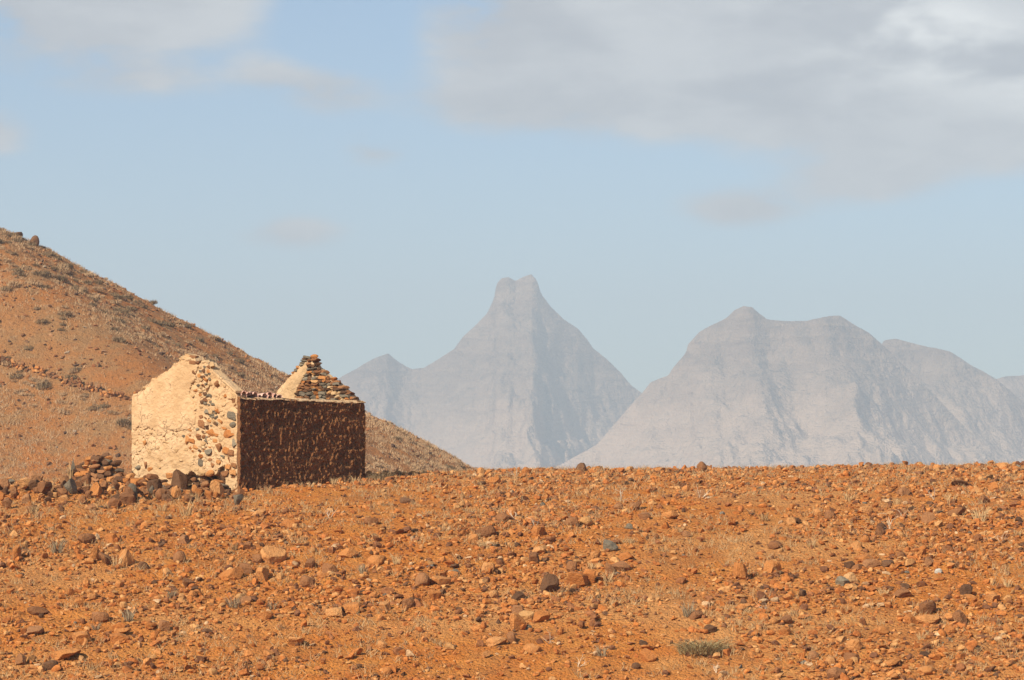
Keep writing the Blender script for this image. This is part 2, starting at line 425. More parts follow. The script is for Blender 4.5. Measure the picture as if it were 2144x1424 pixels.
# ------------------------------------------------------------------ stone shapes
def ico(sub):
    t = (1 + 5 ** .5) / 2
    V = [(-1, t, 0), (1, t, 0), (-1, -t, 0), (1, -t, 0), (0, -1, t), (0, 1, t), (0, -1, -t), (0, 1, -t), (t, 0, -1), (t, 0, 1), (-t, 0, -1), (-t, 0, 1)]
    V = [np.array(v) / np.linalg.norm(v) for v in V]
    F = [(0, 11, 5), (0, 5, 1), (0, 1, 7), (0, 7, 10), (0, 10, 11), (1, 5, 9), (5, 11, 4), (11, 10, 2), (10, 7, 6), (7, 1, 8), (3, 9, 4), (3, 4, 2), (3, 2, 6), (3, 6, 8), (3, 8, 9), (4, 9, 5), (2, 4, 11), (6, 2, 10), (8, 6, 7), (9, 8, 1)]
    for _ in range(sub):
        cache = {}; nf = []
        def mid(a, b):
            k = (min(a, b), max(a, b))
            if k not in cache:
                m = V[a] + V[b]; V.append(m / np.linalg.norm(m)); cache[k] = len(V) - 1
            return cache[k]
        for a, b, c in F:
            x, y, z = mid(a, b), mid(b, c), mid(c, a); nf += [(a, x, z), (b, y, x), (c, z, y), (x, y, z)]
        F = nf
    return np.array(V), np.array(F)


ICO = {k: ico(k) for k in (0, 1, 2)}


def rock_geo(sub, rg, ncut=7, rough=.06, keep=(.55, .85)):
    V, F = ICO[sub]; P = V.copy()
    for _ in range(ncut):
        n = rg.normal(size=3); n /= np.linalg.norm(n); h = rg.uniform(*keep)
        d = P @ n - h; P = P - np.outer(np.clip(d, 0, None), n)
    o = rg.uniform(0, 50)
    P = P * (1 + rough * 2 * fbm(V[:, 0] * 1.6 + o, V[:, 1] * 1.6, V[:, 2] * 1.6, oct=2, seed=3))[:, None]
    P = (P - (P.max(0) + P.min(0)) / 2) / (P.max(0) - P.min(0))
    return P, F


ROCKS = {}
def rock_mesh(kind, i, mat):
    k = (kind, i, mat)
    if k not in ROCKS:
        rg = np.random.default_rng(hash((kind == 'round', kind == 'flat', i)) % 99991 + 5)
        if kind == 'round': P, F = rock_geo(2, rg, 5, .09, (.70, .92))
        elif kind == 'flat': P, F = rock_geo(1, rg, 7, .08, (.5, .85))
        else: P, F = rock_geo(2, rg, 10, .05, (.38, .76))
        ROCKS[k] = mesh_np('rock_' + kind, P, F, [M[mat]], kind == 'round')
    return ROCKS[k]


# ------------------------------------------------------------------ the ruin
house = bpy.data.objects.new('ruined_house', None); C.objects.link(house)
house.location = (HN[0], HN[1], 0); house.rotation_euler = (0, 0, HA); house.scale = (SS, ST, 1)
house['label'] = 'roofless stone house ruin with sunlit cream gable and dark brown long wall'; house['category'] = 'ruin'

NEAR_TOP = np.array([(0, 2.17), (.15, 2.27), (.45, 2.49), (.75, 2.70), (.85, 2.79), (.93, 2.98), (1.08, 3.06), (1.2, 3.07), (1.45, 3.14), (1.6, 3.27), (1.82, 3.32), (1.96, 3.24), (2.03, 3.17), (2.16, 3.08), (2.3, 3.04), (2.47, 2.91), (2.73, 2.76), (2.86, 2.72), (3.02, 2.69), (3.1, 2.58), (3.16, 2.55), (3.41, 2.41), (3.68, 2.28), (3.77, 2.22)])
FAR_TOP = np.array([(0, 2.08), (.22, 2.22), (.42, 2.40), (.68, 2.60), (.97, 2.78), (1.28, 3.02), (1.45, 3.12), (1.60, 3.36), (1.78, 3.38), (1.94, 3.26), (2.12, 3.12), (2.33, 2.94), (2.56, 2.74), (2.72, 2.57), (2.86, 2.41), (2.98, 2.27), (3.3, 2.1), (3.77, 2.02)])
Z0 = -.8


def wall_solid(name, L, top, th, axis, at, mat, disp, res=.03, start=0.0, facing=-1):
    """wall running along `axis` ('s' or 't'), its outer face at `at`, body towards -facing*th; front face displaced outward by disp(u,z)."""
    nu = max(4, int((L - start) / res)); nv = max(4, int((2.4 - Z0) / res))
    u = np.linspace(start, L, nu); w = np.linspace(0, 1, nv)
    T = top(u); gu = np.repeat(u[:, None], nv, 1); gz = Z0 + w[None, :] * (T[:, None] - Z0)
    dsp = disp(gu, gz)
    def pts(depth, du=0):
        c = at + depth
        return np.c_[c.ravel(), (gu + du).ravel(), gz.ravel()] if axis == 't' else np.c_[(gu + du).ravel(), c.ravel(), gz.ravel()]
    front = pts(facing * dsp); back = pts(-facing * th + 0 * gu + facing * -.01 * fbm(gu * 3, gz * 3, seed=5))
    A = grid_faces(nu, nv); n = nu * nv
    flipf = (axis == 't') == (facing < 0)
    Ff = A[:, ::-1] if flipf else A; Fb = (A if flipf else A[:, ::-1]) + n
    ring = [i * nv for i in range(nu)] + [(nu - 1) * nv + j for j in range(1, nv)] + [i * nv + nv - 1 for i in range(nu - 2, -1, -1)] + [j for j in range(nv - 2, 0, -1)]
    ring = np.array(ring); nx = np.roll(ring, -1)
    S = np.c_[ring, nx, nx + n, ring + n]
    S = S if flipf else S[:, ::-1]
    me = mesh_np(name, np.r_[front, back], np.r_[Ff, Fb, S], [M[mat]], False)
    return obj(name, me, house)


PL_EDGE = np.array([(-1, 1.6), (.9, 1.58), (1.28, 1.5), (1.4, 1.46), (1.65, 1.42), (1.91, 1.53), (2.29, 1.59), (2.67, 1.48), (3.05, 1.40), (3.5, 1.45)])   # z -> t where the smooth coat starts
PL_LOW = np.array([(1.3, 1.45), (1.48, 1.40), (1.7, 1.28), (2.13, 1.22), (2.47, 1.28), (2.81, 1.22), (3.24, 1.32), (3.5, 1.23), (3.9, 1.3)])                 # t -> lowest z of the smooth coat


def coat(t, z):
    n = .30 * fbm(t * 2.6, z * 2.6, oct=5, seed=71, gain=.62)
    return np.minimum(t - np.interp(z, PL_EDGE[:, 0], PL_EDGE[:, 1]) + n, z - np.interp(t, PL_LOW[:, 0], PL_LOW[:, 1]) + n)


def near_disp(t, z):
    rubble = .034 * fbm(t * 6, z * 8, oct=4, seed=61) - .045 * smooth(ridged(t * 5, z * 7, oct=2, seed=64), .84, .96) * smooth(fbm(t * 1.5, z * 1.5, oct=2, seed=68), -.25, .2)
    bulge = .02 * fbm(t * .9, z * .9, oct=2, seed=66)
    ht = np.interp(t, [0, .42, .46, .60, .75, 1.0, 1.45, 1.6, 1.85, 2.0], [-.6, -.6, .36, .30, .10, .04, .08, .18, .10, -.6])
    hole = -.34 * smooth(ht - z + .05 * vn(t * 9, z * 9, seed=69), 0, .05)
    return rubble + bulge + hole - .02


def near_top(t): return np.interp(t, NEAR_TOP[:, 0], NEAR_TOP[:, 1]) + .035 * vn(t * 9, t * 0, seed=3) + .02 * vn(t * 23, t * 0, seed=4)
def far_top(t): return np.interp(t, FAR_TOP[:, 0], FAR_TOP[:, 1]) - .05 + .03 * vn(t * 9, t * 0, seed=13)


gable = wall_solid('gable_wall', 3.77, near_top, .42, 't', 0.0, 'plaster', near_disp, .022, .03)
gable['label'] = 'sunlit cream gable wall with patches of bare stone'


def long_disp(s, z):
    g = ridged(s * 5.5 + .8 * vn(s * 2, z * 2, seed=2), z * 4.8, oct=4, seed=81)
    return (.085 * (g - .74) + .048 * fbm(s * 15, z * 11, oct=3, seed=84, gain=.62)) + .04 * np.exp(-(s / .07) ** 2) + .012 * fbm(s * .8, z * .8, oct=2, seed=85) + .03


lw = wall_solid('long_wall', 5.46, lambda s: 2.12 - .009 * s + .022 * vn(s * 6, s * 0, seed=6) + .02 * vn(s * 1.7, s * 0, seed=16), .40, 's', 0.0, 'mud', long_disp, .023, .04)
lw['label'] = 'rough dark brown rendered long wall in shade'
far_gable = wall_solid('gable_wall', 3.77, far_top, .30, 't', 5.15, 'plaster', lambda t, z: .02 * fbm(t * 6, z * 7, oct=3, seed=91) - .04, .04, .05)
far_gable['label'] = 'far gable with bare dark stones beside a cream plaster patch'
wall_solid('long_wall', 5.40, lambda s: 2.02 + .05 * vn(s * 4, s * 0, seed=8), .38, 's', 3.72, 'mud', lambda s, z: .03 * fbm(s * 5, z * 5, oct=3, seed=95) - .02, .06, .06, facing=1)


def coat_sheet(name, mask, t0, t1, z0, z1, at, th, parent, res=.022, rough=.010):
    t = np.arange(t0, t1, res); z = np.arange(z0, z1, res); gt, gz = np.meshgrid(t, z, indexing='ij'); nv = len(z)
    m = mask(gt, gz); inside = m > 0
    A = grid_faces(len(t), nv); keep = inside.ravel()[A].all(1); A = A[keep]
    edge = smooth(m, 0, .22)
    x = at - th * (.05 + .95 * edge) - rough * 2.6 * fbm(gt * 4, gz * 5, oct=5, seed=101, gain=.6) - .018 * fbm(gt * 1.1, gz * 1.1, oct=2, seed=103)
    used = np.unique(A); rm = -np.ones(gt.size, int); rm[used] = np.arange(len(used)); A = rm[A]
    P = np.c_[x.ravel(), gt.ravel(), gz.ravel()][used]; n = len(P)
    E = {}
    for q in A:
        for a, b in zip(q, np.roll(q, -1)): E[(a, b)] = 1
    bd = np.array([(a, b) for (a, b) in E if (b, a) not in E])
    Pb = P.copy(); Pb[:, 0] = at + .05
    S = np.c_[bd[:, 1], bd[:, 0], bd[:, 0] + n, bd[:, 1] + n]
    me = mesh_np(name, np.r_[P, Pb], np.r_[A[:, ::-1], S[:, ::-1]], [M['plaster']], True)
    return obj(name, me, parent)


coat_sheet('plaster_coat', lambda t, z: np.minimum(coat(t, z), np.minimum(near_top(t) - .05 - z + .04 * vn(t * 7, z * 7, seed=6), 3.75 - t + .03 * vn(t, z * 8, seed=9))), 1.2, 3.77, 1.1, 3.3, 0.0, .032, gable)
FPE = np.array([(1.9, 2.16), (2.28, 2.16), (2.41, 2.09), (2.60, 1.98), (2.78, 1.84), (2.95, 1.72), (3.14, 1.69), (3.4, 1.6)])
def far_coat(t, z): return np.minimum(t - np.interp(z, FPE[:, 0], FPE[:, 1]) + .05 * fbm(t * 6, z * 6, seed=111), far_top(t) - .03 - z + .03 * vn(t * 9, z * 9, seed=113))
coat_sheet('plaster_coat', far_coat, 1.5, 3.3, 1.7, 3.4, 5.15, .05, far_gable, .025)

# stones set in the walls
stone_count = [0]
def wall_stone(parent, s, t, z, w, h, dep, mat, kind='block', tilt=0.0, turn=None):
    o = obj('stone', rock_mesh(kind, random.randrange(10), mat), parent, (s, t, z), (tilt, random.uniform(-.12, .12), 0 if turn is None else turn), (dep, w, h))
    o.rotation_euler = (tilt, random.uniform(-.12, .12), random.uniform(-.15, .15) if turn is None else turn)
    stone_count[0] += 1
    return o


def near_gable_stones():
    placed = []
    big = [(.30, 1.16, .44, .24, 'o'), (.66, .80, .27, .26, 'b'), (1.24, 1.42, .24, .26, 'b'), (.95, 1.20, .36, .2, 'o'), (1.36, 1.10, .22, .18, 'b'), (1.76, 1.02, .17, .27, 'o'), (1.58, .98, .22, .14, 'o'),
           (.20, 1.62, .30, .26, 'g'), (.16, 1.40, .20, .18, 'g'), (.13, .90, .18, .26, 'g'), (.72, 2.50, .14, .17, 'b'), (1.12, 2.60, .16, .17, 'o'), (1.55, 3.08, .22, .14, 'b'), (1.68, 3.18, .24, .13, 'lime'), (1.88, 3.22, .22, .14, 'lime'),
           (3.24, .34, .12, .22, 'b'), (3.52, .28, .18, .14, 'g'), (1.28, .58, .2, .14, 'o'), (1.0, .66, .26, .2, 'g'), (.85, 1.50, .2, .16, 'lime'), (.60, 1.48, .18, .18, 'o'), (1.5, 2.82, .12, .16, 'b'), (.9, 3.0, .2, .18, 'lime'),
           (.40, .72, .24, .18, 'o'), (.22, .66, .26, .16, 'b'), (2.40, .06, .30, .18, 'o'), (2.15, .02, .26, .2, 'lime'), (.95, .12, .30, .18, 'o'), (1.25, .13, .26, .18, 'lime'), (.42, .08, .26, .2, 'b'), (.16, .12, .22, .18, 'o'), (.32, .28, .22, .14, 'o'), (.62, .02, .22, .18, 'd'), (.12, .32, .18, .14, 'b')]
    for t, z, w, h, m in big:
        hole = .44 < t < .7 and z < .3
        wall_stone(gable, (.24 if hole else .032), t, z, w, h, .20, m, 'block', random.uniform(-.2, .2)); placed.append((t, z, (w + h) / 4))
    for k in range(130):      # the bare seam of stones running down the gable
        z = random.uniform(.6, 2.85); t = 1.06 + .10 * math.sin(z * 3) + random.gauss(0, .13)
        w = random.uniform(.08, .19); h = w * random.uniform(.4, .8); r = (w + h) / 4
        if any((t - a) ** 2 + (1.2 * (z - b)) ** 2 < (.64 * (r + c)) ** 2 for a, b, c in placed): continue
        q = random.random(); m = 'g' if q < .30 else 'd' if q < .58 else 'o' if q < .68 else 'b' if q < .84 else 'lime'
        wall_stone(gable, .04 + random.uniform(-.015, .01), t, z, w * 1.1, h * 1.1, random.uniform(.10, .15), m, 'block', random.uniform(-.4, .4)); placed.append((t, z, r))
    rg = np.random.default_rng(77); ct = rg.uniform(.06, 3.72, 9000); cz = rg.uniform(-.3, 3.25, 9000)
    ok = (cz < near_top(ct) - .05) & ~((ct < 2.0) & (cz < .2)) & (coat(ct, cz) < -.03)
    for t, z in zip(ct[ok].tolist(), cz[ok].tolist()):
        if len(placed) >= 172: break
        lane = math.exp(-((t - (1.05 + .1 * math.sin(z * 3))) / .27) ** 2) * (1 if z > .5 else .4)
        low = .45 * math.exp(-((z - 1.0) / .35) ** 2) * (1 if t < 2.1 else .2)
        if random.random() > (.16 if t < 2 else .05) + lane * .9 + low: continue
        w = random.uniform(.08, .22) * (1.2 if lane > .5 else 1); h = w * random.uniform(.45, .95)
        r = (w + h) / 4
        if any((t - a) ** 2 + (1.15 * (z - b)) ** 2 < ((.80 if lane > .5 else .98) * (r + c)) ** 2 for a, b, c in placed): continue
        placed.append((t, z, r)); q = random.random()
        if lane > .5: m = 'g' if q < .36 else 'd' if q < .50 else 'o' if q < .64 else 'b' if q < .74 else 'lime'
        elif t > 2.0: m = 'lime' if q < .92 else 'o'
        else: m = 'lime' if q < .66 else 'o' if q < .83 else 'b' if q < .92 else 'g'
        wall_stone(gable, (.048 if m == 'lime' else .038) + random.uniform(-.012, .012), t, z, w * 1.1, h * 1.1, random.uniform(.10, .15), m, 'block', random.uniform(-.5, .5))
    for k in range(16):      # footing stones inside the undercut, coloured dark to stand in for its shade
        t = random.uniform(.72, 1.9); wall_stone(gable, random.uniform(.20, .30), t, random.uniform(-.35, .0), random.uniform(.16, .28), random.uniform(.14, .22), .22, random.choice(['d', 'd', 'b']), 'block')
    for k in range(6):  # same dark fill, painting the shade of the recess near the corner
        wall_stone(gable, random.uniform(.20, .28), random.uniform(.48, .7), random.uniform(-.1, .25), random.uniform(.14, .22), random.uniform(.12, .18), .18, 'd', 'block')
    # ragged crest stones along the verges
    for t in np.arange(.98, 3.7, .21):
        t = t + random.uniform(-.04, .04); z = near_top(np.array([t]))[0]
        if 2.2 < t < 2.7: continue
        wall_stone(gable, random.uniform(.06, .16), t, z - .03, random.uniform(.14, .26), random.uniform(.09, .15), random.uniform(.2, .32), random.choice(['lime', 'lime', 'o', 'b']), 'block', random.uniform(-.3, .3))


near_gable_stones()


def far_gable_stones():
    z = 2.02
    while z < 3.36:
        h = random.uniform(.065, .12); t = .02
        while t < 3.2:
            w = random.uniform(.08, .25); tc = t + w / 2
            zt = far_top(np.array([tc]))[0]
            if z + h * .4 < zt + .06 and far_coat(np.array([tc]), np.array([z]))[0] < .03 and not (tc > 2.4 and z > 2.3):
                q = random.random(); m = 'g' if q < .34 else 'd' if q < .60 else 'o' if q < .78 else 'b' if q < .96 else 'y'
                if .95 > tc > .25 and abs(z - zt) < .34 and abs(z - zt) > .16: m = 'lime'
                wall_stone(far_gable, 5.15 + random.uniform(-.01, .03), tc, z + random.uniform(-.012, .012), w * 1.06, h * 1.12, random.uniform(.14, .27), m, 'block', random.uniform(-.25, .25))
            t += w
        z += h * .93
    for t in sorted(random.uniform(.03, 1.45) for _ in range(9)):     # stones stepping down the right verge
        zt = far_top(np.array([t]))[0]
        wall_stone(far_gable, 5.26, t, zt + random.uniform(-.02, .03), random.uniform(.11, .28), random.uniform(.07, .15), .34, random.choice(['o', 'b', 'b', 'd']), 'block', random.uniform(-.35, .1))
    for t, z, w, h, m in ((1.78, 3.31, .24, .12, 'd'), (1.86, 3.22, .24, .12, 'g'), (1.56, 3.37, .22, .13, 'o'), (1.66, 3.30, .2, .1, 'd'), (1.50, 3.26, .22, .11, 'b'), (1.42, 3.16, .24, .11, 'd'), (3.0, 2.22, .42, .18, 'g'), (2.8, 2.12, .36, .12, 'o'), (3.2, 2.10, .3, .14, 'b')):
        wall_stone(far_gable, 5.24, t, z, w, h, .32, m, 'block', random.uniform(-.2, .2))


far_gable_stones()


def strip(name, pts_fn, n, prof, mat, parent, seed=0):
    """a lofted strip: prof is a closed list of (a, b) offsets, pts_fn(k, i) gives the point."""
    V = []; m = len(prof)
    for i in range(n):
        for k in range(m): V.append(pts_fn(i / (n - 1), k))
    F = [(i * m + k, i * m + (k + 1) % m, (i + 1) * m + (k + 1) % m, (i + 1) * m + k) for i in range(n - 1) for k in range(m)]
    me = bpy.data.meshes.new(name); F += [tuple(range(m))[::-1], tuple((n - 1) * m + k for k in range(m))]
    me.from_pydata([tuple(v) for v in V], [], F); me.materials.append(M[mat]); me.update()
    return obj(name, me, parent)


def coping_pt(u, k):
    s = .05 + u * 5.40; j = .012 * float(vn(s * 6, k * 7.0, seed=15)); zt = 2.115 - .009 * s + .02 * float(vn(s * 1.7, 0, seed=16))
    a = [(-.050, -.035), (-.045, -.015), (.05, .035), (.30, .05), (.30, -.03)][k]
    return (s, a[0] + j, zt + a[1] + j)
strip('coping', coping_pt, 90, [0] * 5, 'plaster', lw)


def verge_pt(u, k):
    t = .02 + u * .80; z = np.interp(t, [0, .82], [2.20, 2.80]); a = [(-.06, .02), (-.05, .075), (.26, .08), (.26, .0)][k]
    j = .006 * float(vn(t * 8, k * 5.0, seed=19))
    return (a[0] + j, t, z + a[1] + j)
vb = strip('verge_strip', verge_pt, 20, [0] * 4, 'plaster', gable); vb['label'] = 'smooth cream mortar strip along the gable slope'


def tile_mesh(k):
    rg = np.random.default_rng(k + 300); V = []; F = []; n = 7; L = .30 + .1 * rg.random()
    for e in (0, 1):
        for i in range(n):
            a = math.pi * i / (n - 1); r = .085 if e == 0 else .07
            for rr in (r, r - .016): V.append((rr * math.cos(a), (e - .5) * L + .02 * rg.random(), rr * math.sin(a)))
    for i in range(n - 1):
        a, b = 2 * i, 2 * i + 2; o = 2 * n
        F += [(a, b, b + o, a + o), (a + 1, a + 1 + o, b + 1 + o, b + 1), (a, a + 1, b + 1, b), (a + o, b + o, b + 1 + o, a + 1 + o)]
    F += [(0, 2 * n, 2 * n + 1, 1), (2 * n - 2, 2 * n - 1, 4 * n - 1, 4 * n - 2)]
    me = bpy.data.meshes.new('roof_tile'); me.from_pydata(V, [], F); me.materials.append(M['tile']); me.update(); return me


TM = [tile_mesh(k) for k in range(4)]
for i, s in enumerate(np.arange(.30, 1.9, .165)):
    obj('roof_tile', TM[i % 4], house, (s, random.uniform(.12, .24), 2.135 + .055 * random.random() - .01 * s), (random.uniform(-.35, .2), random.uniform(-.3, .3), random.uniform(-.3, .3)), (1.25, 1, random.uniform(.9, 1.3)))

# ------------------------------------------------------------------ dry-stone wall and rubble beside the gable
dsw = bpy.data.objects.new('dry_stone_wall', None); C.objects.link(dsw)
wx, wy = to_world(-.5, 4.2); dsw.location = (wx, wy, float(ground_z(wx, wy))); dsw.rotation_euler = (0, 0, HA)
dsw['label'] = 'collapsed dry stone wall stepping up to the left corner of the ruin'; dsw['category'] = 'stone wall'


def in_wall(s, t, z, w, h, dep, mat, kind='block', rot=None):
    a = (s + .5) * SS; b = (t - 4.2) * ST; w = w * 1.2; dz = z - dsw.location.z
    o = obj('stone', rock_mesh(kind, random.randrange(10), mat), dsw, (a, b, dz), rot or (random.uniform(-.25, .25), random.uniform(-.25, .25), random.uniform(-.4, .4)), (dep, w, h))
    return o


def dry_wall():
    top = np.array([(-.1, -.2), (.25, -.15), (.45, -.22), (.9, -.5), (1.7, -.5), (2.0, -.2), (2.4, .02), (3.1, .0), (3.5, .12), (3.75, .45), (4.1, .62), (4.4, .58), (4.7, .32), (5.1, .25), (5.25, -.1)])
    for row in (0, 1):
        t = -.05
        while t < 5.2:
            w = random.uniform(.14, .27); tc = t + w / 2; s = -.62 - .28 * row if tc > .6 else -.45 - .2 * row
            if tc > 3.6: s -= .12
            x, y = to_world(s, tc); z = float(ground_z(x, y)) - .05; zt = np.interp(tc, top[:, 0], top[:, 1]) - .10 * row
            first = True
            while z < zt - .04 or first:
                h = random.uniform(.10, .18); first = False
                q = random.random(); m = 'o' if q < .38 else 'b' if q < .66 else 'g' if q < .80 else 'd'
                in_wall(s + random.uniform(-.07, .07), tc + random.uniform(-.06, .06), z + h / 2, w * random.uniform(.95, 1.2), h * 1.15, random.uniform(.22, .34), m, 'block')
                z += h * .86
            t += w * .92
    x, y = to_world(-.95, 5.12)
    in_wall(-.95, 5.12, float(ground_z(x, y)) + .28, .20, .72, .14, 'g', 'block', (.06, .05, .1))


dry_wall()

ALL_ROCKS = []
def rock(x, y, w, h, mat, label, group=None, kind=None, sink=.22, dz=0.0, rz=None, tilt=.25, zf=ground_z):
    z = float(zf(x, y)); kind = kind or random.choice(['block', 'block', 'block', 'block', 'block', 'flat', 'flat', 'round'])
    w *= 1.16; h *= 1.16
    dep = w * random.uniform(.7, 1.0)
    o = obj('rock', rock_mesh(kind, random.randrange(10), mat), None, (x, y, z + h * (.5 - sink) + dz), (random.uniform(-tilt, tilt), random.uniform(-tilt, tilt), random.uniform(0, 6.28) if rz is None else rz), (w, dep, h * 1.25), label, 'rock', group)
    ALL_ROCKS.append((x, y, w / 2)); return o


x, y = to_world(-.33, 1.72)
rock(x, y, .50, .56, 'd', 'dark brown boulder leaning at the foot of the cream gable', kind='block', sink=.1, rz=.4)

NOTABLE = """-5.31 63.08 0.53 0.35 o;-5.62 63.00 0.21 0.17 b;-6.05 61.26 0.45 0.21 o;-5.36 61.22 0.31 0.25 o;-5.78 61.72 0.29 0.19 b;-4.42 62.14 0.23 0.19 b;-3.94 61.78 0.35 0.23 b;-3.60 57.98 0.33 0.16 o;-9.26 63.10 0.25 0.30 o;-9.01 62.82 0.27 0.25 b;-8.52 62.90 0.30 0.34 o;-8.06 62.36 0.23 0.15 d;-7.34 62.84 0.32 0.21 b;-11.05 63.42 0.26 0.28 o;-9.23 65.66 0.29 0.20 o;-9.79 65.44 0.37 0.22 b;-7.52 65.30 0.26 0.18 b;-9.52 56.64 0.36 0.15 b;-8.49 56.10 0.36 0.19 o;-9.72 58.40 0.39 0.14 b;-6.96 56.88 0.23 0.19 b;-9.41 54.52 0.24 0.18 b;-8.80 54.28 0.26 0.15 d;-8.56 54.92 0.52 0.18 o;-7.72 56.08 0.32 0.19 o;-8.33 57.68 0.33 0.19 b;-7.72 56.56 0.28 0.13 o;-4.21 55.72 0.41 0.15 o;-5.03 57.78 0.33 0.16 o;-6.71 59.76 0.22 0.14 o;0.78 59.80 0.36 0.36 D;1.37 60.36 0.47 0.24 o;1.29 61.34 0.21 0.21 b;1.65 60.52 0.30 0.28 o;1.05 59.80 0.18 0.14 b;2.12 61.42 0.23 0.19 b;2.37 61.56 0.37 0.17 b;2.20 63.48 0.32 0.19 G;1.85 62.60 0.21 0.23 o;2.52 62.56 0.36 0.15 o;0.47 62.36 0.23 0.21 b;-0.52 61.72 0.25 0.19 o;-1.90 60.40 0.37 0.26 b;-1.52 60.38 0.39 0.20 o;-1.22 61.62 0.19 0.10 g;-0.58 65.26 0.42 0.22 b;-0.15 67.02 0.45 0.20 b;-0.01 68.36 0.25 0.23 o;-3.33 67.26 0.32 0.18 b;-2.64 71.12 0.31 0.14 d;-3.00 62.58 0.36 0.19 o;-3.63 63.14 0.38 0.19 o;0.11 59.12 0.30 0.18 d;0.10 56.82 0.31 0.32 o;0.59 57.38 0.33 0.21 o;0.32 56.90 0.19 0.10 g;0.30 57.64 0.29 0.17 y;0.11 58.04 0.27 0.21 b;-0.31 55.56 0.35 0.17 o;-0.01 55.74 0.21 0.21 b;0.38 55.06 0.33 0.17 o;-0.49 54.68 0.18 0.11 o;-1.47 59.50 0.18 0.14 d;-2.14 58.54 0.22 0.16 b;-2.63 58.44 0.24 0.16 o;-3.27 58.20 0.33 0.18 o;-3.56 58.10 0.20 0.14 d;0.60 65.18 0.31 0.22 o;1.73 66.40 0.31 0.18 y;1.39 66.22 0.29 0.18 b;2.72 65.92 0.18 0.13 g;3.12 67.28 0.34 0.16 b;3.73 67.22 0.36 0.16 o;3.03 69.40 0.33 0.19 b;2.60 69.44 0.26 0.12 b;0.39 79.40 0.24 0.21 o;-0.87 79.70 0.21 0.21 o;-2.52 55.32 0.20 0.13 o;-2.35 53.64 0.18 0.13 o;2.62 54.46 0.31 0.18 o;2.35 53.84 0.16 0.11 d;5.41 80.68 0.31 0.24 C;4.76 71.38 0.29 0.26 b;4.85 60.58 0.31 0.31 U;5.60 61.42 0.31 0.23 o;6.95 59.84 0.26 0.18 P;7.15 59.96 0.28 0.20 y;7.26 61.24 0.21 0.16 d;7.69 62.04 0.46 0.15 o;7.74 61.36 0.31 0.14 b;7.46 61.08 0.27 0.14 b;7.66 63.36 0.26 0.21 o;7.95 63.92 0.24 0.15 o;5.88 63.64 0.28 0.15 b;8.98 61.28 0.25 0.19 b;8.10 61.34 0.27 0.12 d;9.10 60.72 0.16 0.10 w;8.39 57.50 0.35 0.21 b;8.28 56.76 0.42 0.15 o;8.91 56.74 0.27 0.23 b;7.92 56.78 0.27 0.17 o;8.03 58.76 0.36 0.16 b;9.84 58.24 0.25 0.14 o;7.31 56.06 0.24 0.13 o;6.58 54.84 0.28 0.20 o;6.04 54.08 0.25 0.16 o;5.76 54.42 0.20 0.15 b;6.49 54.18 0.31 0.16 b;5.36 55.92 0.24 0.13 o;5.48 56.90 0.29 0.15 b;5.23 56.90 0.17 0.11 o;3.70 57.34 0.37 0.12 b;3.92 56.32 0.21 0.13 d;7.18 53.74 0.32 0.11 o;7.74 53.20 0.39 0.13 o;7.88 54.22 0.24 0.09 d;6.05 53.16 0.30 0.18 b;9.78 56.06 0.24 0.17 o;8.61 55.88 0.24 0.15 o;11.57 69.78 0.28 0.21 b;9.80 71.28 0.36 0.19 b;11.53 73.44 0.44 0.15 d;8.50 68.28 0.30 0.18 o;7.29 67.84 0.27 0.18 o;6.52 66.38 0.25 0.16 o;6.66 66.64 0.20 0.11 d;8.53 65.78 0.24 0.15 d;10.54 67.36 0.38 0.20 b"""
SPECIAL = {'D': ('d', 'block', 'large dark brown boulder beside the orange slabs in mid slope'), 'G': ('g', 'block', 'dark green-grey angular rock up the slope from the orange slab cluster'),
           'C': ('b', 'round', 'lone rounded brown rock standing up from the bare crest line'), 'U': ('o', 'block', 'upright orange wedge-shaped rock alone on the open earth'),
           'P': ('g', 'block', 'half pale half dark grey rock touching an ochre rock'), 'w': ('w', 'round', 'small whitish stone alone among the brown rocks')}
WORD = {'o': 'orange', 'b': 'brown', 'd': 'dark brown', 'g': 'grey', 'y': 'ochre yellow'}


def zone(x, y):
    if y > 70: return 'near the crest of the stony slope'
    if y > 61.5: return 'in the upper middle of the stony slope'
    if y > 56.8: return 'in the lower middle of the stony slope'
    return 'at the bottom of the stony slope'


def side(x, y):
    a = x / y
    return 'below the ruin' if a < -.085 else 'below the notched peak' if a < .045 else 'below the broad massif'


def rock_label(x, y, w, mat):
    size = 'large' if w >= .36 else 'medium' if w >= .24 else 'small'
    return f'{size} {WORD[mat]} rock {zone(x, y)}, {side(x, y)}', f'{size} {WORD[mat]} rocks {zone(x, y)} {side(x, y)}'


for i, r in enumerate(NOTABLE.split(';')):
    x, y, w, h, c = r.split(); x, y, w, h = map(float, (x, y, w, h))
    if i == 0: rock(x, y, w, h * 1.05, 'o', 'biggest blocky orange boulder on the slope below the dark wall', kind='block', rz=.5, tilt=.1); continue
    if c in SPECIAL:
        m, k, l = SPECIAL[c]; rock(x, y, w, h, m, l, kind=k, sink=.12 if c in 'CU' else .2, tilt=.15)
    else:
        l, g = rock_label(x, y, w, c); rock(x, y, w, h, c, l, g)

